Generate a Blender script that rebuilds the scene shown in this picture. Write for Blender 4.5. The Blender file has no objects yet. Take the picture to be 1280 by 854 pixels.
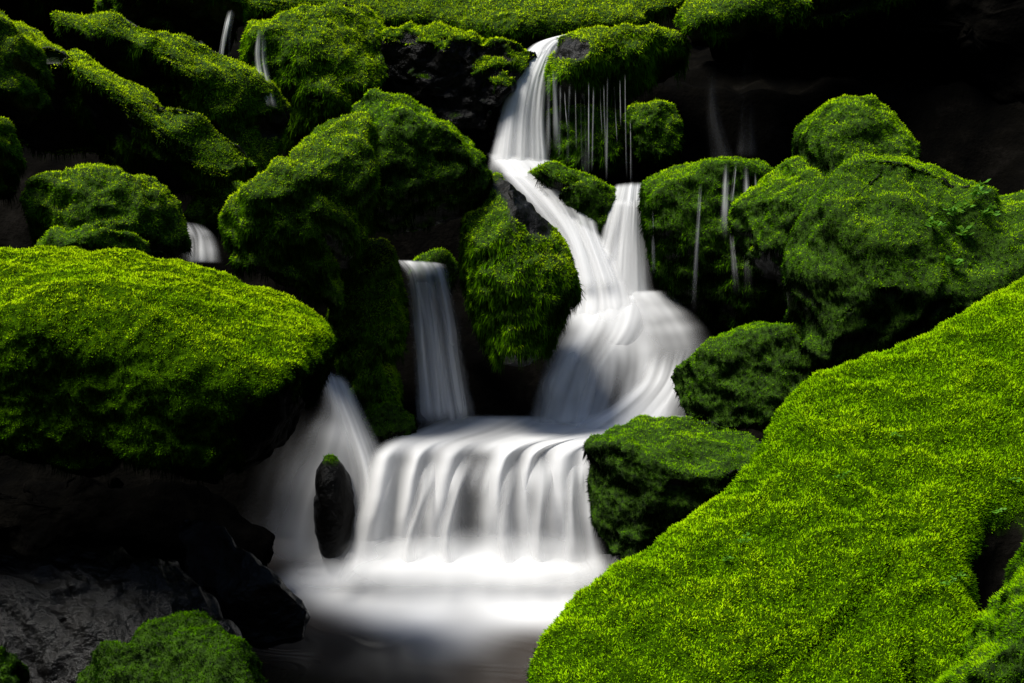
import bpy, bmesh, math, random
import numpy as np
from mathutils import Vector
from mathutils.bvhtree import BVHTree
random.seed(4); rng = np.random.default_rng(11)
scene = bpy.context.scene
col = scene.collection

# ------------------------------------------------------------------ image pixels to world points and back
EYE = np.array([0.0, 0.0, 2.2]); PITCH = math.radians(14); S = 0.8
def P(px, py, y):  # world point on the camera ray through an image pixel, at depth y
    a = (px-640)/1280*S; b = (427-py)/1280*S
    d = np.array([a, math.cos(PITCH)+b*math.sin(PITCH), -math.sin(PITCH)+b*math.cos(PITCH)])
    return EYE + d*(y/d[1])
def to_pixels(V):  # image pixel coordinates of world points
    q = V-EYE; f = q[:, 1]*math.cos(PITCH)-q[:, 2]*math.sin(PITCH); u = q[:, 1]*math.sin(PITCH)+q[:, 2]*math.cos(PITCH)
    return 640+q[:, 0]/f*1280/S, 427-u/f*1280/S

# ------------------------------------------------------------------ noise
_perm = np.random.default_rng(3).permutation(256); _perm = np.concatenate([_perm, _perm, _perm])
_g = np.random.default_rng(5).normal(size=(256, 3)); _g /= np.linalg.norm(_g, axis=1)[:, None]
def pn(p):
    p = np.asarray(p, float); i = np.floor(p).astype(int); f = p-i
    w = f*f*f*(f*(f*6-15)+10); i &= 255; out = np.zeros(len(p))
    for dx in (0, 1):
        for dy in (0, 1):
            for dz in (0, 1):
                h = _perm[_perm[_perm[(i[:, 0]+dx) & 255]+((i[:, 1]+dy) & 255)]+((i[:, 2]+dz) & 255)]
                g = _g[h]
                d = g[:, 0]*(f[:, 0]-dx)+g[:, 1]*(f[:, 1]-dy)+g[:, 2]*(f[:, 2]-dz)
                ww = (w[:, 0] if dx else 1-w[:, 0])*(w[:, 1] if dy else 1-w[:, 1])*(w[:, 2] if dz else 1-w[:, 2])
                out += d*ww
    return out*1.6
def fbm(p, o=3):
    s = 0; a = 1
    for k in range(o):
        s = s+a*pn(p*2**k+k*17.3); a *= .5
    return s
def sstep(a, b, x):
    t = np.clip((x-a)/(b-a), 0, 1); return t*t*(3-2*t)

# ------------------------------------------------------------------ mesh utils
def mesh_np(name, V, F, attrs=None, smooth=True, vecs=None):
    me = bpy.data.meshes.new(name); n = F.shape[1]
    me.vertices.add(len(V)); me.vertices.foreach_set("co", np.ascontiguousarray(V, dtype=np.float32).ravel())
    me.loops.add(F.size); me.loops.foreach_set("vertex_index", np.ascontiguousarray(F, dtype=np.int32).ravel())
    me.polygons.add(len(F)); me.polygons.foreach_set("loop_start", np.arange(0, F.size, n, dtype=np.int32))
    me.update(calc_edges=True)
    if smooth: me.polygons.foreach_set("use_smooth", np.ones(len(F), dtype=bool))
    for k, v in (attrs or {}).items():
        at = me.attributes.new(k, 'FLOAT', 'POINT'); at.data.foreach_set("value", v.astype(np.float32))
    for k, v in (vecs or {}).items():
        at = me.attributes.new(k, 'FLOAT_VECTOR', 'POINT'); at.data.foreach_set("vector", v.astype(np.float32).ravel())
    return me
def vnormals(V, F):
    fn = np.cross(V[F[:, 1]]-V[F[:, 0]], V[F[:, 2]]-V[F[:, 0]]); N = np.zeros_like(V)
    for k in range(F.shape[1]):
        for c in range(3): N[:, c] += np.bincount(F[:, k], weights=fn[:, c], minlength=len(V))
    return N/(np.linalg.norm(N, axis=1)[:, None]+1e-12)
_ico = {}
def ico(n):
    if n not in _ico:
        bm = bmesh.new(); bmesh.ops.create_icosphere(bm, subdivisions=n, radius=1)
        V = np.array([v.co[:] for v in bm.verts]); F = np.array([[v.index for v in f.verts] for f in bm.faces]); bm.free()
        _ico[n] = (V, F)
    return _ico[n]

# ------------------------------------------------------------------ materials
def newmat(name):
    m = bpy.data.materials.new(name); m.use_nodes = True; m.node_tree.nodes.clear()
    return m, m.node_tree.nodes, m.node_tree.links
def ramp(N, stops):
    r = N.new("ShaderNodeValToRGB"); e = r.color_ramp.elements
    e[0].position = stops[0][0]; e[0].color = (*stops[0][1], 1)
    e[1].position = stops[-1][0]; e[1].color = (*stops[-1][1], 1)
    for p, c in stops[1:-1]:
        x = e.new(p); x.color = (*c, 1)
    return r
def mat_stone(name, dark=1.0, spec=.5, r0=.42):
    m, N, L = newmat(name)
    out = N.new("ShaderNodeOutputMaterial"); tc = N.new("ShaderNodeTexCoord")
    n1 = N.new("ShaderNodeTexNoise"); n1.inputs["Scale"].default_value = 5; n1.inputs["Detail"].default_value = 10; n1.inputs["Roughness"].default_value = .65
    L.new(tc.outputs["Object"], n1.inputs["Vector"])
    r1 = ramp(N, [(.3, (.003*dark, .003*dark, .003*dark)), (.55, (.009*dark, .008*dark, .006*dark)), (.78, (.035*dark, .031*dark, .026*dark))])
    L.new(n1.outputs["Fac"], r1.inputs[0])
    at = N.new("ShaderNodeAttribute"); at.attribute_name = "moss_cover"
    n2 = N.new("ShaderNodeTexNoise"); n2.inputs["Scale"].default_value = 60; n2.inputs["Detail"].default_value = 6
    L.new(tc.outputs["Object"], n2.inputs["Vector"])
    r2 = ramp(N, [(.35, (.006, .016, .0005)), (.7, (.045, .11, .001))]); L.new(n2.outputs["Fac"], r2.inputs[0])
    mx = N.new("ShaderNodeMix"); mx.data_type = 'RGBA'
    L.new(at.outputs["Fac"], mx.inputs["Factor"]); L.new(r1.outputs[0], mx.inputs[6]); L.new(r2.outputs[0], mx.inputs[7])
    b = N.new("ShaderNodeBsdfPrincipled"); L.new(mx.outputs[2], b.inputs["Base Color"]); b.inputs["Specular IOR Level"].default_value = spec
    mr = N.new("ShaderNodeMapRange"); L.new(at.outputs["Fac"], mr.inputs[0]); mr.inputs[3].default_value = r0; mr.inputs[4].default_value = .95
    L.new(mr.outputs[0], b.inputs["Roughness"])
    ml = N.new("ShaderNodeMath"); ml.operation = 'MULTIPLY'; ml.inputs[1].default_value = .15; L.new(n2.outputs["Fac"], ml.inputs[0])
    ad = N.new("ShaderNodeMath"); ad.operation = 'ADD'; L.new(n1.outputs["Fac"], ad.inputs[0]); L.new(ml.outputs[0], ad.inputs[1])
    bp = N.new("ShaderNodeBump"); bp.inputs["Strength"].default_value = .9; bp.inputs["Distance"].default_value = .04
    L.new(ad.outputs[0], bp.inputs["Height"]); L.new(bp.outputs[0], b.inputs["Normal"])
    L.new(b.outputs[0], out.inputs[0]); return m
def mat_moss(name):
    m, N, L = newmat(name)
    out = N.new("ShaderNodeOutputMaterial"); at = N.new("ShaderNodeAttribute"); at.attribute_name = "tone"
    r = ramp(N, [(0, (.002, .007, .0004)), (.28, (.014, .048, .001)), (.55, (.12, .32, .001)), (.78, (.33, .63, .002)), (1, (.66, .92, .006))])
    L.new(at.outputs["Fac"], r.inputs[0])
    # leaflets lean every way; shade them mostly by the way the cushion faces
    cu = N.new("ShaderNodeAttribute"); cu.attribute_name = "cushion_normal"
    ge = N.new("ShaderNodeNewGeometry")
    vm = N.new("ShaderNodeMix"); vm.data_type = 'VECTOR'; vm.inputs["Factor"].default_value = .30
    L.new(cu.outputs["Vector"], vm.inputs[4]); L.new(ge.outputs["Normal"], vm.inputs[5])
    nm = N.new("ShaderNodeVectorMath"); nm.operation = 'NORMALIZE'; L.new(vm.outputs[1], nm.inputs[0])
    d = N.new("ShaderNodeBsdfDiffuse"); L.new(r.outputs[0], d.inputs[0]); L.new(nm.outputs[0], d.inputs["Normal"])
    t = N.new("ShaderNodeBsdfTranslucent"); L.new(r.outputs[0], t.inputs[0])
    mx = N.new("ShaderNodeMixShader"); mx.inputs[0].default_value = .2
    L.new(d.outputs[0], mx.inputs[1]); L.new(t.outputs[0], mx.inputs[2]); L.new(mx.outputs[0], out.inputs[0]); return m
def mat_water():
    m, N, L = newmat("falling_water")
    out = N.new("ShaderNodeOutputMaterial"); at = N.new("ShaderNodeAttribute"); at.attribute_name = "veil"
    tr = N.new("ShaderNodeBsdfTransparent")
    d = N.new("ShaderNodeBsdfDiffuse"); d.inputs[0].default_value = (.95, .95, .95, 1)
    t = N.new("ShaderNodeBsdfTranslucent"); t.inputs[0].default_value = (.95, .95, .95, 1)
    a = N.new("ShaderNodeMixShader"); a.inputs[0].default_value = .28; L.new(d.outputs[0], a.inputs[1]); L.new(t.outputs[0], a.inputs[2])
    mx = N.new("ShaderNodeMixShader"); L.new(at.outputs["Fac"], mx.inputs[0]); L.new(tr.outputs[0], mx.inputs[1]); L.new(a.outputs[0], mx.inputs[2])
    L.new(mx.outputs[0], out.inputs[0]); return m
def mat_pool():
    m, N, L = newmat("pool_water")
    out = N.new("ShaderNodeOutputMaterial"); at = N.new("ShaderNodeAttribute"); at.attribute_name = "foam"
    w = N.new("ShaderNodeBsdfPrincipled"); w.inputs["Base Color"].default_value = (.030, .019, .010, 1); w.inputs["Roughness"].default_value = .22; w.inputs["Specular IOR Level"].default_value = .28
    n = N.new("ShaderNodeTexNoise"); n.inputs["Scale"].default_value = 3; bp = N.new("ShaderNodeBump"); bp.inputs["Strength"].default_value = .25; bp.inputs["Distance"].default_value = .04
    L.new(n.outputs["Fac"], bp.inputs["Height"]); L.new(bp.outputs[0], w.inputs["Normal"])
    d = N.new("ShaderNodeBsdfDiffuse"); d.inputs[0].default_value = (.95, .95, .95, 1)
    mx = N.new("ShaderNodeMixShader"); L.new(at.outputs["Fac"], mx.inputs[0]); L.new(w.outputs[0], mx.inputs[1]); L.new(d.outputs[0], mx.inputs[2])
    L.new(mx.outputs[0], out.inputs[0]); return m
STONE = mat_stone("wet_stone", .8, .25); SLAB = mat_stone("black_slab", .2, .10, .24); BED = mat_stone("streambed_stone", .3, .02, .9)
WET = mat_stone("glossy_wet_rock", .3, .25, .20)
MOSS = mat_moss("moss"); WATER = mat_water(); POOL = mat_pool()
m, N, L = newmat("leaf_green"); o = N.new("ShaderNodeOutputMaterial"); b = N.new("ShaderNodeBsdfPrincipled")
b.inputs["Base Color"].default_value = (.12, .32, .02, 1); b.inputs["Roughness"].default_value = .45
t = N.new("ShaderNodeBsdfTranslucent"); t.inputs[0].default_value = (.25, .5, .03, 1); x = N.new("ShaderNodeMixShader"); x.inputs[0].default_value = .35
L.new(b.outputs[0], x.inputs[1]); L.new(t.outputs[0], x.inputs[2]); L.new(x.outputs[0], o.inputs[0]); LEAF = m

# ------------------------------------------------------------------ rocks
ROCKS = {}
def cushions(V, seed):
    return .55-np.abs(pn(V*7+seed))*1.5+.55*(.55-np.abs(pn(V*15+seed))*1.5)+.3*(.5-np.abs(pn(V*34+seed))*1.4)
def tufts(V, F, N, cover, y0, dens, length, bright, seed, slope, droop):
    tri = V[F]; fn = np.cross(tri[:, 1]-tri[:, 0], tri[:, 2]-tri[:, 0]); ar = np.linalg.norm(fn, axis=1)/2
    fn = fn/(2*ar[:, None]+1e-12)
    cov = cover[F].mean(1)
    facing = fn @ np.array([0, -.93, .37])
    bx, by = to_pixels(tri[:, 0])
    far_out = (bx < -200) | (bx > 1480) | (by > 1000) | (by < -150)
    w = ar*np.where(cov > .3, cov, 0)*np.where(facing > -.2, 1, .05)*np.where(far_out, .15, 1)
    n = int(w.sum()*dens*(5/y0)**2)
    if n < 10: return None
    idx = rng.choice(len(F), n, p=w/w.sum())
    r1 = np.sqrt(rng.random(n)); r2 = rng.random(n)
    bc = np.stack([1-r1, r1*(1-r2), r1*r2], 1)
    pos = (V[F[idx]]*bc[:, :, None]).sum(1); nn = (N[F[idx]]*bc[:, :, None]).sum(1); nn /= np.linalg.norm(nn, axis=1)[:, None]+1e-9
    K = 3
    cl = cushions(pos-nn*.012, seed); cl2 = fbm(pos*3.1+9, 2); cl3 = pn(pos*60)
    Ls = length*(.6+.7*rng.random(n))*(1+.35*cl3)
    steep = np.clip(.35-nn[:, 2:3], 0, 1)
    hang = np.clip(-nn[:, 2]-.05, 0, .5)*8*(rng.random(n) < .35)+droop*np.clip(.55-nn[:, 2], 0, .6)*8*(rng.random(n) < .5)
    grow = nn*.8-np.array([0, 0, 1])*(steep*.8+hang[:, None])
    Wd = Ls.copy()
    Ls = Ls*(1+1.0*steep[:, 0]+hang)
    base = np.repeat(pos-nn*.003, K, 0); g = np.repeat(grow, K, 0); Lr = np.repeat(Ls, K)
    rd = rng.normal(size=(n*K, 3)); d = g/(np.linalg.norm(g, axis=1)[:, None])+rd*(.7/(1+np.repeat(hang, K)))[:, None]; d /= np.linalg.norm(d, axis=1)[:, None]
    side = np.cross(d, rng.normal(size=(n*K, 3))); side /= np.linalg.norm(side, axis=1)[:, None]+1e-9
    wd = (np.repeat(Wd, K)*.26)[:, None]
    base = base+rd*(length*.35)
    a = base-side*wd; b2 = base+side*wd; t2 = base+d*Lr[:, None]
    VV = np.stack([a, b2, t2], 1).reshape(-1, 3); FF = np.arange(len(VV)).reshape(-1, 3)
    up = np.repeat(nn[:, 2], K); top_light = np.where(up > 0, 1-(1-np.clip(up, 0, 1))**1.8, np.clip(up, -.6, 0))
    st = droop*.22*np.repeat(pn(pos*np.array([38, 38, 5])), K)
    tone = .215+st+.15*np.repeat(cl, K)+.10*np.repeat(cl2, K)+.06*np.repeat(cl3, K)+.05*np.repeat(rng.normal(size=n), K)+slope*top_light+bright  # tops lighter, steep faces and creases darker: light and shade put into tone
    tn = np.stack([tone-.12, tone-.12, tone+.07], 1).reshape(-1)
    return VV, FF, np.clip(tn, 0, 1), np.repeat(nn, 3*K, 0)
def polar(dx, dy, nb):
    th = np.arctan2(dy, dx); r = np.hypot(dx, dy); bi = ((th+math.pi)/(2*math.pi)*nb).astype(int) % nb
    R = np.full(nb, -1.0); np.maximum.at(R, bi, r)
    ok = np.where(R > 0)[0]
    return np.interp(np.arange(nb), np.concatenate([ok-nb, ok, ok+nb]), np.tile(R[ok], 3))
def smoothc(R, k):
    return sum(np.roll(R, j) for j in range(-k, k+1))/(2*k+1)

def hash_key(k): return sum(ord(c)*(i+3) for i, c in enumerate(k))
def rock(key, outline, y0, thick, lean=.35, sub=6, p=2.5, bias=.6, dens=28000, length=.0072, bright=0., rough=1.1, label="", name="mossy_rock", noise_b=.5, cut=.70, bare=(), fits=4, fk=2, slope=.53, mat=None, dents=(), droop=0.):
    pts = np.array(outline, float)
    n = len(pts); dn = []
    for i in range(n):
        p0, p1, p2, p3 = pts[i-1], pts[i], pts[(i+1) % n], pts[(i+2) % n]
        for t in np.linspace(0, 1, 14, endpoint=False):
            dn.append(.5*((2*p1)+(-p0+p2)*t+(2*p0-5*p1+4*p2-p3)*t*t+(-p0+3*p1-3*p2+p3)*t**3))
    dn = np.array(dn)
    c2 = (dn.min(0)+dn.max(0))/2*.4+dn.mean(0)*.6
    C = P(c2[0], c2[1], y0)
    W = []
    for q in dn:
        y = y0
        for _ in range(5):
            w = P(q[0], q[1], y); y = y0+lean*(w[2]-C[2])
        W.append(P(q[0], q[1], y))
    W = np.array(W)-C
    e2 = np.array([0, lean, 1])/math.hypot(1, lean); ax = np.array([0, -1, lean])/math.hypot(1, lean)
    nb = 180
    R = smoothc(polar(W[:, 0], W @ e2, nb), 1)
    T = smoothc(polar(dn[:, 0]-c2[0], -(dn[:, 1]-c2[1]), nb), 1)
    v, F = ico(sub)
    rho = np.hypot(v[:, 0], v[:, 2]); tt = (rho**p+np.abs(v[:, 1])**p)**(1/p); ang = np.arctan2(v[:, 2], v[:, 0])
    bx = (ang+math.pi)/(2*math.pi)*nb-.5; i0 = np.floor(bx).astype(int); fr = bx-i0
    size = math.sqrt(np.mean(W[:, 0]**2+(W@e2)**2)); seed = (hash_key(key) % 97)*3.7
    rr_ = np.random.default_rng(hash_key(key))
    planes = rr_.normal(size=(20, 3)); planes /= np.linalg.norm(planes, axis=1)[:, None]
    hs = cut+.18*rr_.random(20)
    def build(R):
        rr = R[i0 % nb]*(1-fr)+R[(i0+1) % nb]*fr
        k = rho/tt
        V = (rr*k*np.cos(ang))[:, None]*np.array([1, 0, 0])+(rr*k*np.sin(ang))[:, None]*e2+(-v[:, 1]/tt*thick)[:, None]*ax
        for pl, h in zip(planes, hs):
            if h >= 1: continue
            nrm = pl[0]*np.array([1, 0, 0])*.8+pl[1]*e2*.8+pl[2]*ax*1.3; nrm /= np.linalg.norm(nrm)
            s = V @ nrm; lim = s.max()*h; e = np.clip(s-lim, 0, None)
            V = V-nrm*(e*.9)[:, None]
        return V+C
    V = build(R); N0 = vnormals(V, F)
    if np.mean(((V-C)*N0).sum(1)) < 0: F = F[:, ::-1]
    def shape(R):
        V = build(R); N0 = vnormals(V, F); q = V+seed
        big = fbm(q*1.5/size, 3); rid = 1-np.abs(pn(q*2.2/size+5))*2.2
        led = np.abs(pn(q*np.array([1.2, 1.2, 3.2])/size+2))
        d = size*rough*(.07*big+.04*rid-.05*led)
        return V+N0*d[:, None]
    for it in range(fits):
        V = shape(R); px, py = to_pixels(V)
        A = smoothc(polar(px-c2[0], -(py-c2[1]), 60), 1); A = np.interp(np.arange(nb)/nb*60+(60/nb-1)/2, np.arange(-1, 61), np.concatenate([[A[-1]], A, [A[0]]]))
        R = R*np.clip(smoothc(smoothc(np.clip(T/A, .5, 1.6), fk), fk), .5, 1.6)
    V = shape(R)
    N1 = vnormals(V, F)
    cover = sstep(-.12, .12, N1[:, 2]+bias+noise_b*fbm(V*5+seed, 3)*.7)
    if bare:
        px, py = to_pixels(V); wob = 1+.45*fbm(V*9+3, 3)
        for (cx, cy, rx, ry, rot) in bare:
            ca, sa = math.cos(math.radians(rot)), math.sin(math.radians(rot))
            ux = (px-cx)*ca+(py-cy)*sa; uy = -(px-cx)*sa+(py-cy)*ca
            cover = cover*sstep(.75, 1.15, np.hypot(ux/rx, uy/ry)*wob)
    for (cx, cy, rx, ry, dep) in dents:
        px, py = to_pixels(V); V = V-N1*(dep*np.exp(-((px-cx)/rx)**2-((py-cy)/ry)**2))[:, None]
    cu = cushions(V, seed); bd = min(1, size*2.2)
    V = V+N1*(cover*(.016*cu))[:, None]+N1*((1-cover)*(.02*bd*fbm(V*9, 3)-.008*bd))[:, None]
    N2 = vnormals(V, F)
    me = mesh_np(name, V-C, F, {"moss_cover": cover}); me.materials.append(mat or STONE)
    ob = bpy.data.objects.new(name, me); ob.location = C; col.objects.link(ob)
    ob["label"] = label; ob["category"] = "rock"
    ROCKS[key] = (V, F)
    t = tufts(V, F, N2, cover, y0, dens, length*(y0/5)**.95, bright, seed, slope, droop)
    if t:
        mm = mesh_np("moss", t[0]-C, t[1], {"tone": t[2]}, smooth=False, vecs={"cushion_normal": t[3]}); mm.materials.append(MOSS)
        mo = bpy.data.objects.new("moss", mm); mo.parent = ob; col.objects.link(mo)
    return ob

rock("A", [(-260,350),(-120,315),(0,308),(60,310),(140,315),(220,325),(290,340),(350,365),(388,392),(412,422),(420,445),(405,475),(385,510),(365,555),(340,580),(290,578),(240,592),(180,597),(100,590),(0,582),(-150,590),(-260,560),(-300,450)],
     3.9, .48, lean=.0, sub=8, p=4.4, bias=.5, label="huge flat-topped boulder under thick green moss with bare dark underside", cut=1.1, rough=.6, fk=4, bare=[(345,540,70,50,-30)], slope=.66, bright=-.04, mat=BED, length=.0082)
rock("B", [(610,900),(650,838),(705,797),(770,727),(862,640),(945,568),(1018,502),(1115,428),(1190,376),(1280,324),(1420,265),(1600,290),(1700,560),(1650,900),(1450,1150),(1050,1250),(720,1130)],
     3.15, .13, lean=1.9, sub=8, p=3.0, bias=1.4, dens=26000, length=.0115, bright=-.02, rough=.05, label="large sloping boulder covered in bright yellow-green moss", cut=1.2, fits=3, fk=9, bare=[(1225,362,75,13,-24),(1265,700,40,70,10)], dents=[(1268,710,50,80,.16)], mat=BED)  # lower bare spot: shade of the hollow put into the colour, over the dent
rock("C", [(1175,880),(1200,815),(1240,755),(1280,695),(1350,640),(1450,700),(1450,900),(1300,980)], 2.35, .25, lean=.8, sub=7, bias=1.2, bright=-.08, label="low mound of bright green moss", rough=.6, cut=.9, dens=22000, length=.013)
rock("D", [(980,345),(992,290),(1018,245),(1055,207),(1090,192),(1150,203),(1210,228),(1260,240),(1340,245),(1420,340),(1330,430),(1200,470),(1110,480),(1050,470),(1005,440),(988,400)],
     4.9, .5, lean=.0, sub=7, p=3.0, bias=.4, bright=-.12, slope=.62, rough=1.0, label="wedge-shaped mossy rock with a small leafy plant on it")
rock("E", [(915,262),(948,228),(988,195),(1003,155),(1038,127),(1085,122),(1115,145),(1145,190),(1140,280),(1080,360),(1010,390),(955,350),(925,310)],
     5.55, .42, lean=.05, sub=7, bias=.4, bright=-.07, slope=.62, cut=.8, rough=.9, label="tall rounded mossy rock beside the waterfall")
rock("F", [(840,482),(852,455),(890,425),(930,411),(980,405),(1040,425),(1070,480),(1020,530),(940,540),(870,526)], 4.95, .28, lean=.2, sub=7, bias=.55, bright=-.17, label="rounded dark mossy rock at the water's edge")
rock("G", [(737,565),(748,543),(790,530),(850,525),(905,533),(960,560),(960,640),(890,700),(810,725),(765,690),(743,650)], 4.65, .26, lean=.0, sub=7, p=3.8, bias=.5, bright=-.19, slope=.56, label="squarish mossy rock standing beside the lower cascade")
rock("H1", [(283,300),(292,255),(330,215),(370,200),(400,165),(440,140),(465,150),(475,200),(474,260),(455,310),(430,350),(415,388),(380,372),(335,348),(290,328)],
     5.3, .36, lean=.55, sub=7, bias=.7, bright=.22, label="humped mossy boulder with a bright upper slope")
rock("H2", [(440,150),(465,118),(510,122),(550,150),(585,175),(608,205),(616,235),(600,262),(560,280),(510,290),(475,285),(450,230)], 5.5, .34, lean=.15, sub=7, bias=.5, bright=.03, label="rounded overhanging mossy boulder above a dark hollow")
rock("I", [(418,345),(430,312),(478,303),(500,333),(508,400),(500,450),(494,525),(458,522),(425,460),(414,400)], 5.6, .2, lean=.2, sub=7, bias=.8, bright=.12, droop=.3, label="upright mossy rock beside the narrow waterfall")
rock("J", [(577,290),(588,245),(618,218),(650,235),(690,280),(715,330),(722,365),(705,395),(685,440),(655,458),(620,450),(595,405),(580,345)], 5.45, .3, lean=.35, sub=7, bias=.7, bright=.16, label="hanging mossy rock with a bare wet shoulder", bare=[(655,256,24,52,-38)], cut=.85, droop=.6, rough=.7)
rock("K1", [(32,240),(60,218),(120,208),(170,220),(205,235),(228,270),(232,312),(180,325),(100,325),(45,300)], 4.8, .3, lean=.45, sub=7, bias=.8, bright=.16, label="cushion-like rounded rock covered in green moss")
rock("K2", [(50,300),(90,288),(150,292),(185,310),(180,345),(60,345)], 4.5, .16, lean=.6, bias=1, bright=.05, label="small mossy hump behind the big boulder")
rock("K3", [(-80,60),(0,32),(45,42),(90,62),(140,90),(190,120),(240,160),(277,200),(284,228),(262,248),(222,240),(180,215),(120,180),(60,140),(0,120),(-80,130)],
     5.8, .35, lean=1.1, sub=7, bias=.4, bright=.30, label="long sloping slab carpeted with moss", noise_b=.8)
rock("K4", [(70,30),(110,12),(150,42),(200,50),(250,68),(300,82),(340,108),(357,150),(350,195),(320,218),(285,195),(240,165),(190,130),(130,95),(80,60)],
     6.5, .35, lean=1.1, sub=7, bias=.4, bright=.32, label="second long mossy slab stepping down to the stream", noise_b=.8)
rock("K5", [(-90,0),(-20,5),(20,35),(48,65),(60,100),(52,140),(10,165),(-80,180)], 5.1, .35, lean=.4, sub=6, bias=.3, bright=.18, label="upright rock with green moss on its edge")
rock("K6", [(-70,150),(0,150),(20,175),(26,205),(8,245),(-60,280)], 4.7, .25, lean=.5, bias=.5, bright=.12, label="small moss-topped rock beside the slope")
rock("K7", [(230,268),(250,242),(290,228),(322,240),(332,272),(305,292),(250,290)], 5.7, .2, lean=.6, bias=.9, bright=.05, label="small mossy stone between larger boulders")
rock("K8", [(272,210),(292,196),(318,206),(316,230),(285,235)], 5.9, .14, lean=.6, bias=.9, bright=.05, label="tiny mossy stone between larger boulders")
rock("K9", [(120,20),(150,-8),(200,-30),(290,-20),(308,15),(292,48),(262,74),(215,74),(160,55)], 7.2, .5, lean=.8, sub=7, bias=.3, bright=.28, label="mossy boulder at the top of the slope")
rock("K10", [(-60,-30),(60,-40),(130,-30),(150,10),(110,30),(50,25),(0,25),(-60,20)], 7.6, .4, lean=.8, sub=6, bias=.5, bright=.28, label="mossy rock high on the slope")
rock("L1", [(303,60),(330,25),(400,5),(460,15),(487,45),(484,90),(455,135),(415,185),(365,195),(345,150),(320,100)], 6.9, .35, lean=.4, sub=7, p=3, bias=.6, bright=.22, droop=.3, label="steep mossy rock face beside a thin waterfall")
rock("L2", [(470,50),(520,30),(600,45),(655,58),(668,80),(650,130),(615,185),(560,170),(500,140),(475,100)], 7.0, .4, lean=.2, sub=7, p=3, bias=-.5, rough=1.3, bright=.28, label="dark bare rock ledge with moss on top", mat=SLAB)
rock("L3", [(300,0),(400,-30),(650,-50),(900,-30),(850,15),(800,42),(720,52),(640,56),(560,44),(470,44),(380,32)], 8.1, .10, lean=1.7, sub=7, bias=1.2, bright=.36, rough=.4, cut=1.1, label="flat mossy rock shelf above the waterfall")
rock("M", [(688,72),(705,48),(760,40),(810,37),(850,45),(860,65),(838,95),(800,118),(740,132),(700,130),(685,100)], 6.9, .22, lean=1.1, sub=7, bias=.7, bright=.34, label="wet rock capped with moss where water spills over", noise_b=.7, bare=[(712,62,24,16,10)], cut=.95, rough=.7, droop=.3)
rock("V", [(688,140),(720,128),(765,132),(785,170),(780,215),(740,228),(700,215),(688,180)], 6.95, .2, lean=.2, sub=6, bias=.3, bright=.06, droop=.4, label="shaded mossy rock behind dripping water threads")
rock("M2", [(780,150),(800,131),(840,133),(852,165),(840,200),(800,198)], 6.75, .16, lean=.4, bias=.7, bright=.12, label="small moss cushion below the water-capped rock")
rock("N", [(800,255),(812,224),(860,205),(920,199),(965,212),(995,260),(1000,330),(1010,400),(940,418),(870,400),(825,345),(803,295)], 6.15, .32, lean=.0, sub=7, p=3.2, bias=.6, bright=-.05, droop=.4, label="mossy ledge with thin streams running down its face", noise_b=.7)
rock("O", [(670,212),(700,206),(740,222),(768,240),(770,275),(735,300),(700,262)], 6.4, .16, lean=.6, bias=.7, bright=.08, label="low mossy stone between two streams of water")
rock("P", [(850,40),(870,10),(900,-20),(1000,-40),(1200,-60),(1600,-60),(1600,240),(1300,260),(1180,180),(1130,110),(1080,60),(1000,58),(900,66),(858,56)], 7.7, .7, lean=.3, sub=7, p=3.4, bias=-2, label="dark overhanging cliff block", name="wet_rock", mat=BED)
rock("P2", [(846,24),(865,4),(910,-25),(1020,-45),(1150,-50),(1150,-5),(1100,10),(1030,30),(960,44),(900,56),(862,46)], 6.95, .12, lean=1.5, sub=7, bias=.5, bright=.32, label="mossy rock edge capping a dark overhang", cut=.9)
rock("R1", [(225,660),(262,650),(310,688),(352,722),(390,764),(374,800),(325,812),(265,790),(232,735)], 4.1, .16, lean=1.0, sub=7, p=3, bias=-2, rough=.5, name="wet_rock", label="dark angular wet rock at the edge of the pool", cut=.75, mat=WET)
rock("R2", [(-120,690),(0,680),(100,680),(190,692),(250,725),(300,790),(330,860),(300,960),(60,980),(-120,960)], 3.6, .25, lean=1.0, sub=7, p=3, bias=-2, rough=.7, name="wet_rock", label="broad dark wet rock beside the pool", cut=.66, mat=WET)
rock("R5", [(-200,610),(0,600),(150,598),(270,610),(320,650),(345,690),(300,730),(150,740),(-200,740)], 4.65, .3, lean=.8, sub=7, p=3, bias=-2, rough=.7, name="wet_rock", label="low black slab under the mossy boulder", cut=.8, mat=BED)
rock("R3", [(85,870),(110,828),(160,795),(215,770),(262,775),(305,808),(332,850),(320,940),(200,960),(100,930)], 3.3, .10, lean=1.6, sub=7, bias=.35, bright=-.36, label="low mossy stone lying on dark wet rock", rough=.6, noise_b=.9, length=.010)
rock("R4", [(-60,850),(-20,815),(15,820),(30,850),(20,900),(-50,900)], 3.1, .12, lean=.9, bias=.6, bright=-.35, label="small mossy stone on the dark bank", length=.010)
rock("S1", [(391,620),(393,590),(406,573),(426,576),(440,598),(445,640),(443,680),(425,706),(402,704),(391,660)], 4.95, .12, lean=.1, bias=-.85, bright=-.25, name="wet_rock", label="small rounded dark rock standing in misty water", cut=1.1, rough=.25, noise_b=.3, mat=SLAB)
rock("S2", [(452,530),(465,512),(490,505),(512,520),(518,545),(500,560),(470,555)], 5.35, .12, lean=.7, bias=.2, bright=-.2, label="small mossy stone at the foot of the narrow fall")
rock("S3", [(570,605),(574,585),(590,572),(612,575),(625,590),(628,630),(615,660),(590,665),(574,645)], 5.08, .09, lean=.3, bias=-2, cut=1.1, rough=.4, name="wet_rock", label="submerged brown stone behind the falling water")
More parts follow.
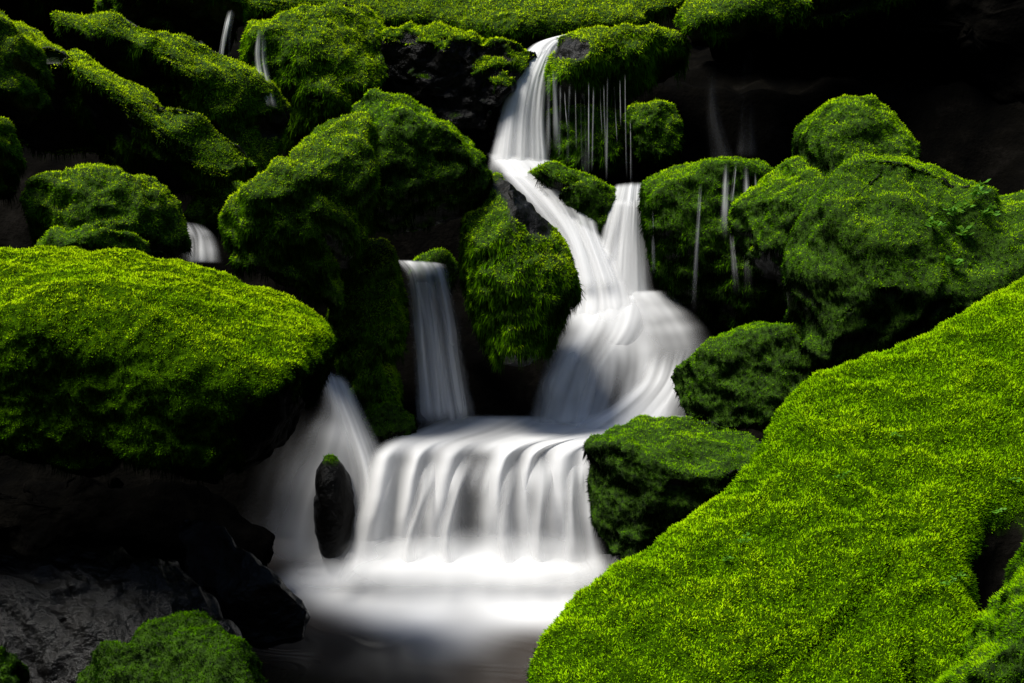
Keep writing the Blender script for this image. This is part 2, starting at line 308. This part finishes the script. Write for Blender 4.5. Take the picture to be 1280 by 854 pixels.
rock("S4", [(758,415),(766,400),(780,396),(794,408),(792,430),(768,434)], 5.93, .08, lean=.4, bias=-2, cut=1.1, rough=.5, name="wet_rock", label="dark stone half hidden in foaming water")
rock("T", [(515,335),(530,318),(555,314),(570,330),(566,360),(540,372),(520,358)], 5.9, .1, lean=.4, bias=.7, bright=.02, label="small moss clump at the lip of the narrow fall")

# ------------------------------------------------------------------ ground
def axis(lo, a, b, hi, nd, no):
    return np.unique(np.concatenate([np.linspace(lo, a, no), np.linspace(a, b, nd), np.linspace(b, hi, no)]))
gx = axis(-60, -4, 4, 60, 230, 24); gy = axis(-60, 3, 9, 70, 260, 30)
GX, GY = np.meshgrid(gx, gy)
prof = np.interp(GY, [-60,-14,-3,1,4.8,5.02,5.14,5.6,5.75,6.12,6.3,6.42,6.85,7.0,7.15,8.5,9.5,14,70], [26,7,-.1,-.3,-.32,-.25,.28,.34,.45,.78,.93,1.26,1.36,1.58,1.90,2.15,3.0,6.5,38])  # rise behind the camera is added, unseen, to block low sky
prof2 = np.interp(GY, [-60,-14,-3,1,4.8,5.4,5.7,5.9,6.3,7.15,8.5,9.5,14,70], [26,7,-.1,-.3,-.3,-.2,.3,.9,1.3,1.9,2.15,3.0,6.5,38])
wl = 1-sstep(-1.15, -.8, GX)
prof = prof*(1-wl)+prof2*wl
sidebank = np.clip(np.abs(GX)-2.6, 0, 60)
Z = prof+sidebank*.75*np.where(GY < 9, 1, .6)
pp = np.stack([GX.ravel(), GY.ravel(), Z.ravel()], 1)
amm = np.where(sidebank > 0, .35, .10).ravel()
Z = Z.ravel()+amm*.5*fbm(pp*1.1, 3)+.05*fbm(pp*4+3, 3)-.05
pp[:, 2] = Z
ny, nx = GX.shape; ii = np.arange(ny*nx).reshape(ny, nx)
Fg = np.stack([ii[:-1, :-1], ii[:-1, 1:], ii[1:, 1:], ii[1:, :-1]], -1).reshape(-1, 4)
far = sstep(8.5, 9.5, pp[:, 1])*sstep(-.2, .3, fbm(pp*.8, 2)+.2)*.4
me = mesh_np("ground", pp, Fg, {"moss_cover": far}); me.materials.append(BED)
g = bpy.data.objects.new("ground", me); col.objects.link(g); g["kind"] = "structure"; g["label"] = "dark wet rocky streambed and added gorge banks"; g["category"] = "ground"

# ------------------------------------------------------------------ pool
x = np.linspace(-1.45, 1.6, 160); y = np.linspace(1.5, 5.25, 180); X, Y = np.meshgrid(x, y)
q = np.stack([X.ravel(), Y.ravel(), np.zeros(X.size)], 1)
wob = .22*fbm(q*2.4, 2)
dd = np.hypot((q[:, 0]+.19)/.74, (q[:, 1]-4.82)/.56)+wob
foam = np.clip(.97*(1-sstep(.34, 1.2, dd))+.035*(1-sstep(.9, 1.9, dd)), 0, 1)
q[:, 2] = .010*pn(q*3)
ny, nx = X.shape; ii = np.arange(ny*nx).reshape(ny, nx)
Fg = np.stack([ii[:-1, :-1], ii[:-1, 1:], ii[1:, 1:], ii[1:, :-1]], -1).reshape(-1, 4)
me = mesh_np("water", q, Fg, {"foam": foam}); me.materials.append(POOL)
g = bpy.data.objects.new("water", me); col.objects.link(g); g["kind"] = "structure"; g["label"] = "shallow stream pool with white foam below the cascade"; g["category"] = "water"

# ------------------------------------------------------------------ falling water
def cr(a, t):
    n = len(a); s = t*(n-1); i = np.minimum(np.floor(s).astype(int), n-2); f = (s-i)[:, None]
    p1 = a[i]; p2 = a[i+1]; p0 = a[np.maximum(i-1, 0)]; p3 = a[np.minimum(i+2, n-1)]
    return .5*((2*p1)+(-p0+p2)*f+(2*p0-5*p1+4*p2-p3)*f*f+(-p0+3*p1-3*p2+p3)*f**3)
def sheet(rows, dens=1.1, streak=.5, kf=14, bulge=.03, top=.08, bot=.12, edge=.18, nu=110, nv=90, off=0., ridge=.007, seed=0, lump=0., lobes=None, gap=.95, lt=(.25,.40,.70,.88), lo=.09, fine=.42):
    Lp = np.array([P(r[0], r[1], r[4]) for r in rows]); Rp = np.array([P(r[2], r[3], r[5] if len(r) > 5 else r[4]) for r in rows])
    tv = np.linspace(0, 1, nv); tu = np.linspace(0, 1, nu)
    A = cr(Lp, tv); B = cr(Rp, tv)
    V = A[:, None, :]*(1-tu)[None, :, None]+B[:, None, :]*tu[None, :, None]
    U, T = np.meshgrid(tu, tv)
    warp = .03*pn(np.stack([U.ravel()*3, T.ravel()*2.5, np.full(U.size, seed*.7)], 1)).reshape(U.shape)
    Uw = U+warp
    nz = pn(np.stack([Uw.ravel()*kf+seed*7.1, T.ravel()*1.1+seed, np.full(U.size, seed*1.3)], 1)).reshape(U.shape)
    nz2 = pn(np.stack([Uw.ravel()*kf*3+seed*5.1, T.ravel()*1.6+seed, np.full(U.size, seed*2.3+4)], 1)).reshape(U.shape)
    nl = pn(V.reshape(-1, 3)*4+seed).reshape(U.shape)
    out = bulge*(1-(2*U-1)**2)+ridge*(nz+.35*nz2)+off+lump*nl
    lob = 0
    if lobes is not None:
        for (u0, wd, h) in lobes:
            ws = wd*(.75+.6*T)
            lob = lob+h*np.exp(-((Uw-u0)/ws)**2)
        out = out+lo*lob*sstep(.1, .42, T)*(1-sstep(.6, .85, T))
    V[:, :, 1] -= out; V[:, :, 2] += out*.25
    s = np.clip(1-streak*(.5-1.1*nz-fine*nz2), 0, 1.1)
    if lobes is not None: s = s*(1-sstep(lt[0], lt[1], T)*(1-sstep(lt[2], lt[3], T))*(1-np.clip(lob, 0, 1))*gap)
    ew = edge*(1+.5*pn(np.stack([T.ravel()*5, U.ravel()*0+seed, U.ravel()*0], 1)).reshape(U.shape))
    ef = sstep(0, 1, U/ew)*sstep(0, 1, (1-U)/ew)
    al = dens*s*ef*sstep(0, max(top, 1e-3), T)*sstep(0, max(bot, 1e-3), 1-T)
    ii = np.arange(nu*nv).reshape(nv, nu)
    F = np.stack([ii[:-1, :-1], ii[1:, :-1], ii[1:, 1:], ii[:-1, 1:]], -1).reshape(-1, 4)
    return V.reshape(-1, 3), F, np.clip(al, 0, 1).ravel()
def fall(label, sheets):
    Vs, Fs, As = [], [], []; o = 0
    for V, F, A in sheets: Vs.append(V); Fs.append(F+o); As.append(A); o += len(V)
    V = np.concatenate(Vs); C = np.array([V[:, 0].mean(), V[:, 1].mean(), V[:, 2].min()])
    me = mesh_np("waterfall", V-C, np.concatenate(Fs), {"veil": np.concatenate(As)}); me.materials.append(WATER)
    ob = bpy.data.objects.new("waterfall", me); ob.location = C; col.objects.link(ob)
    ob["kind"] = "structure"; ob["label"] = label; ob["category"] = "waterfall"
fall("smooth white waterfall spilling over the top ledge", [
    sheet([(700,44,760,44,7.35),(662,58,712,52,7.12),(637,95,690,90,6.95),(620,150,684,150,6.85),(605,222,692,222,6.72)], seed=1, streak=.45, bulge=.06, kf=7),
    sheet([(660,66,694,60,7.05),(630,120,680,120,6.88),(610,212,680,215,6.7)], seed=2, dens=.7, streak=.8, off=.03, kf=6)])
fall("white water sliding down between mossy rocks", [
    sheet([(606,190,692,200,6.75),(632,232,735,238,6.5),(680,285,750,285,6.3),(708,345,778,335,6.1),(700,420,800,400,5.9)], seed=3, streak=.35, bulge=.04, kf=6),
    sheet([(620,212,700,220,6.6),(655,245,740,255,6.4),(700,300,752,300,6.2),(712,370,780,360,6.0)], seed=4, dens=.7, streak=.6, off=.03, kf=6)])
fall("narrow flared waterfall dropping into foam", [
    sheet([(768,230,806,228,6.4),(758,262,807,262,6.27),(745,310,812,310,6.2),(728,370,822,372,6.1),(710,410,840,405,5.95)], seed=5, streak=.35, bulge=.05, kf=6),
    sheet([(765,250,803,250,6.3),(748,310,808,310,6.18),(735,375,815,378,6.06)], seed=55, streak=.7, bulge=.05, kf=5, dens=.7, off=.02)])
fall("broad foaming cascade spreading over hidden rocks", [
    sheet([(712,362,832,360,6.1),(694,410,822,410,5.9),(672,470,780,475,5.7),(652,538,765,535,5.48)], seed=6, streak=.55, bulge=.06, kf=5, edge=.35, lump=.04, dens=1.0),
    sheet([(765,365,838,362,6.08),(775,392,868,388,5.96),(785,428,892,418,5.84),(790,475,910,455,5.72)], seed=7, streak=.35, bulge=.08, off=.0, kf=3, edge=.6, lump=.04, dens=.95, bot=.5),
    sheet([(800,440,885,428,5.78),(785,480,872,468,5.66),(730,518,862,512,5.52),(670,545,850,545,5.40)], seed=8, streak=.6, bulge=.04, off=.04, kf=6, edge=.35, lump=.03, top=.35),
    sheet([(715,370,825,370,6.04),(725,430,840,430,5.82),(725,480,835,480,5.66),(700,540,830,535,5.46)], seed=57, streak=.6, bulge=.04, kf=4, edge=.45, lump=.05, dens=.8),
    sheet([(700,425,765,420,5.80),(672,475,752,480,5.66),(655,530,745,532,5.48)], seed=58, dens=.65, streak=.8, off=.05, kf=4, edge=.45, top=.4)])
LB = [(.08, .06, 1.0), (.22, .04, .8), (.36, .06, 1.0), (.60, .06, 1.0), (.72, .035, .8), (.86, .06, 1.0), (.96, .03, .8)]
LB2 = [(.12, .04, 1.0), (.27, .04, .9), (.42, .035, .8), (.63, .04, .9), (.77, .05, .9), (.88, .04, .9)]
fall("wide curtain cascade pouring into the pool", [
    sheet([(560,518,875,518,5.62),(510,538,855,536,5.38),(470,556,765,556,5.1),(452,586,745,582,5.0),(440,640,748,640,4.92),(425,700,762,700,4.84),(395,735,775,735,4.58)], seed=9, streak=.3, bulge=.02, kf=9, bot=.16, edge=.07, nu=220, nv=140, ridge=.02, lobes=LB, lt=(.3,.46,.74,.86), gap=.94),
    sheet([(470,562,750,558,5.07),(455,600,745,590,4.96),(438,650,750,645,4.88),(420,705,765,702,4.79),(390,740,780,738,4.54)], seed=10, dens=.55, streak=.9, kf=11, off=.02, edge=.08, nu=220, ridge=.02, bot=.25, top=.25, lobes=LB2, gap=.95),
    sheet([(440,655,745,650,4.92),(410,695,765,693,4.80),(380,745,775,742,4.50)], seed=60, dens=.8, streak=.2, kf=3, off=.02, edge=.3, bot=.45, top=.6)])
fall("misty side stream falling past a dark rock", [
    sheet([(396,458,432,466,5.35),(396,500,470,540,5.2),(368,545,492,575,5.1),(330,620,482,640,5.03),(300,712,490,712,4.98)], seed=11, dens=.85, streak=.45, kf=4, edge=.5, bulge=.05, top=.12),
    sheet([(350,520,410,500,5.4),(310,590,420,580,5.28),(285,655,420,655,5.15),(275,715,430,715,5.03)], seed=64, dens=.16, streak=.4, kf=3, edge=.6, bulge=.05, top=.5),
    sheet([(398,462,436,470,5.32),(415,520,475,550,5.14),(436,595,492,605,5.0),(440,700,500,700,4.88)], seed=61, dens=1.0, streak=.5, kf=4, edge=.45, bulge=.04),
    sheet([(330,670,480,680,4.90),(340,716,490,716,4.79),(340,742,480,742,4.66)], seed=62, dens=.7, streak=.2, kf=3, edge=.5, bulge=.0, top=.6, bot=.4)])
fall("narrow white waterfall falling between mossy rocks", [
    sheet([(488,324,558,328,5.85),(503,343,566,350,5.68),(510,400,578,400,5.6),(515,460,586,460,5.55),(518,536,600,530,5.46)], seed=13, streak=.6, kf=6, bulge=.03, edge=.25, lobes=[(.2,.10,1),(.5,.08,1),(.78,.11,1)], gap=.8, lt=(.12,.3,.85,1.0), lo=.04),
    sheet([(505,348,562,352,5.66),(516,410,574,410,5.58),(524,530,594,528,5.45)], seed=63, streak=.9, kf=6, bulge=.03, edge=.25, dens=.6, off=.02)])
fall("small waterfall between boulders at the top of the slope", [
    sheet([(284,14,296,14,6.55),(277,45,290,45,6.5),(270,82,288,84,6.45)], seed=14, streak=1.1, kf=3, edge=.5, nu=30, top=.3, bot=.35, dens=1.0),
    sheet([(322,36,334,38,6.45),(317,70,335,75,6.42),(322,105,343,112,6.38),(330,134,350,138,6.34)], seed=15, streak=.6, kf=3, edge=.5, nu=30, top=.3, bot=.35, dens=1.0)])
fall("small white stream slipping between mossy stones", [
    sheet([(225,276,255,280,5.2),(228,300,272,298,5.1),(225,330,280,330,5.0)], seed=16, dens=.7, streak=.7, kf=4, edge=.4, nu=40, top=.35)])

# ------------------------------------------------------------------ rays against the rocks
BV = {}
def cast(keys, px, py):
    best = None
    for k in keys:
        if k not in BV:
            V, F = ROCKS[k]; BV[k] = BVHTree.FromPolygons([tuple(v) for v in V], [tuple(int(j) for j in f) for f in F])
        d = Vector(P(px, py, 5)-EYE).normalized(); h = BV[k].ray_cast(Vector(EYE), d)
        if h[0] is not None and (best is None or h[3] < best[2]): best = (h[0], h[1], h[3])
    return best
tr = []
for i, (a, y0, y1, w) in enumerate([(700,128,200,6),(712,126,205,4),(728,124,222,9),(742,122,216,3.5),(760,118,228,4),(768,116,180,2),(781,112,225,2.5),(788,160,230,3),(693,105,190,9),(719,125,190,2.5),(736,124,222,2.5),(750,121,170,2),(706,128,160,2),(755,120,215,3),(775,115,160,2),(686,100,200,8)]):
    h = cast(["M"], a, y0-8); dp = min((h[0].y-.02) if h else 6.65, 6.68)
    sway = random.uniform(-4, 4); y0 += random.uniform(-14, 4)
    tr.append(sheet([(a-w*.4,y0-10,a+w*.4,y0-10,dp),(a-w*.4+sway*.3,y0*.7+y1*.3,a+w*.4+sway*.3,y0*.7+y1*.3,dp-.01),(a-w*.6+sway,y1,a+w*.7+sway,y1,dp-.02)], seed=20+i, dens=random.uniform(.55, .95), streak=.9, kf=1.5, edge=.5, nu=8, bulge=.005, top=.25, bot=.35))
fall("thin threads of water dripping from a mossy rock", tr)
tr = []
for i, (a, b2, y0, y1, w) in enumerate([(908,904,203,300,10),(932,936,205,378,10),(914,922,290,372,8),(876,866,228,395,6),(920,914,204,260,5),(815,818,262,345,5),(944,948,215,330,4)]):
    pyk = np.linspace(y0, y1, 9); dk = []
    for t, py in zip(np.linspace(0, 1, 9), pyk):
        h = cast(["N"], a+(b2-a)*t, py); dk.append(h[0].y if h else np.nan)
    dk = np.array(dk); ok = ~np.isnan(dk)
    dk = np.interp(np.arange(9), np.arange(9)[ok], dk[ok]) if ok.any() else np.full(9, 5.85)
    cf = np.polyfit(np.arange(9), dk, 2); dk2 = np.polyval(cf, np.arange(9)); dk2 -= max(0, (dk2-dk).max())*.8+.02
    rows = []
    for t, py, dp in zip(np.linspace(0, 1, 9), pyk, dk2):
        px = a+(b2-a)*t; ww = w*(.8+.9*t); rows.append((px-ww/2, py, px+ww/2, py, dp))
    tr.append(sheet(rows, seed=40+i, dens=.45, streak=.9, kf=2, edge=.5, nu=12, bulge=.004, top=.2, bot=.45))
fall("thin streams running down a mossy ledge", tr)
fall("faint thin waterfall in the dark recess", [sheet([(928,58,944,58,6.9),(924,110,946,110,6.85),(916,200,950,200,6.8)], seed=50, dens=.08, streak=.9, kf=2, edge=.5, nu=20, top=.3),
    sheet([(880,80,900,80,6.9),(880,150,905,150,6.85),(884,206,925,206,6.8)], seed=51, dens=.06, streak=.8, kf=3, edge=.45, nu=20, top=.4)])

# ------------------------------------------------------------------ little plants
def plant(base, nrm, n, h, leaf, label):
    vs, fs = [], []; lv, lf = [], []
    for k in range(n):
        d = (nrm*.8+Vector((random.uniform(-.8, .8), random.uniform(-.8, .3), random.uniform(.1, .9)))).normalized()
        L_ = h*random.uniform(.5, 1.1); pts = [d*L_*t+Vector((0, 0, -.25*L_*t*t)) for t in (0, .35, .7, 1)]
        r = .0012
        for j, p in enumerate(pts):
            for a in range(3): vs.append(tuple(p+Vector((math.cos(a*2.1)*r, math.sin(a*2.1)*r, 0))))
        o = len(vs)-12
        for j in range(3):
            for a in range(3): fs.append((o+j*3+a, o+j*3+(a+1) % 3, o+j*3+3+(a+1) % 3, o+j*3+3+a))
        for p in pts[1:]:
            for m_ in range(2 if leaf > .01 else 1):
                dd = (d*.4+Vector((random.uniform(-1, 1), random.uniform(-1, .2), random.uniform(-.2, .5)))).normalized()
                sd = dd.cross(Vector((0, -.4, 1))).normalized(); s = leaf*random.uniform(.7, 1.2); o2 = len(lv)
                lv += [tuple(p), tuple(p+dd*s*.5+sd*s*.38), tuple(p+dd*s), tuple(p+dd*s*.5-sd*s*.38)]; lf.append((o2, o2+1, o2+2, o2+3))
    me = bpy.data.meshes.new("leafy_plant"); me.from_pydata(vs, [], fs); me.materials.append(LEAF)
    ob = bpy.data.objects.new("leafy_plant", me); ob.location = base; col.objects.link(ob); ob["label"] = label; ob["category"] = "plant"
    me = bpy.data.meshes.new("leaves"); me.from_pydata(lv, [], lf); me.materials.append(LEAF)
    lo = bpy.data.objects.new("leaves", me); lo.parent = ob; col.objects.link(lo)
for (a, b2, s) in zip([1190,1215,1165,1200,1225,1190], [268,250,285,295,275,335], [.09,.10,.07,.08,.08,.05]):
    h_ = cast(["D"], a, b2)
    if h_: plant(h_[0], h_[1], 8, s, .026, "small clover-like plant growing on a mossy rock")
for (a, b2) in zip([930,1180,1240,1115,1050,905,1260,1195], [680,735,640,545,600,700,600,720]):
    h_ = cast(["B"], a, b2)
    if h_: plant(h_[0], h_[1], 3, .05, .011, "tiny green seedling sprouting from the moss")

# ------------------------------------------------------------------ light & camera
w = bpy.data.worlds.new("World"); scene.world = w; w.use_nodes = True
nt = w.node_tree; bg = nt.nodes["Background"]; sky = nt.nodes.new("ShaderNodeTexSky"); sky.sky_type = 'NISHITA'; sky.sun_disc = False
EL = math.radians(65); AZ = math.radians(-106)   # azimuth from +Y (up-stream), towards -X
sky.sun_elevation = EL; sky.sun_rotation = AZ; nt.links.new(sky.outputs[0], bg.inputs[0]); bg.inputs[1].default_value = .12
sl = bpy.data.lights.new("sun", 'SUN'); sl.energy = 5; sl.angle = math.radians(22); sl.color = (1, .97, .90)
so = bpy.data.objects.new("sun", sl); col.objects.link(so)
dirv = Vector((math.sin(AZ)*math.cos(EL), math.cos(AZ)*math.cos(EL), math.sin(EL)))
so.rotation_euler = dirv.to_track_quat('Z', 'Y').to_euler()
cam = bpy.data.cameras.new("camera"); cam.lens = 36/S; cam.sensor_width = 36; cam.clip_end = 500; cam.clip_start = .05
co = bpy.data.objects.new("camera", cam); co.location = EYE; co.rotation_euler = (math.pi/2-PITCH, 0, 0); col.objects.link(co); scene.camera = co
scene.view_settings.view_transform = 'Standard'; scene.view_settings.look = 'None'; scene.view_settings.exposure = 0
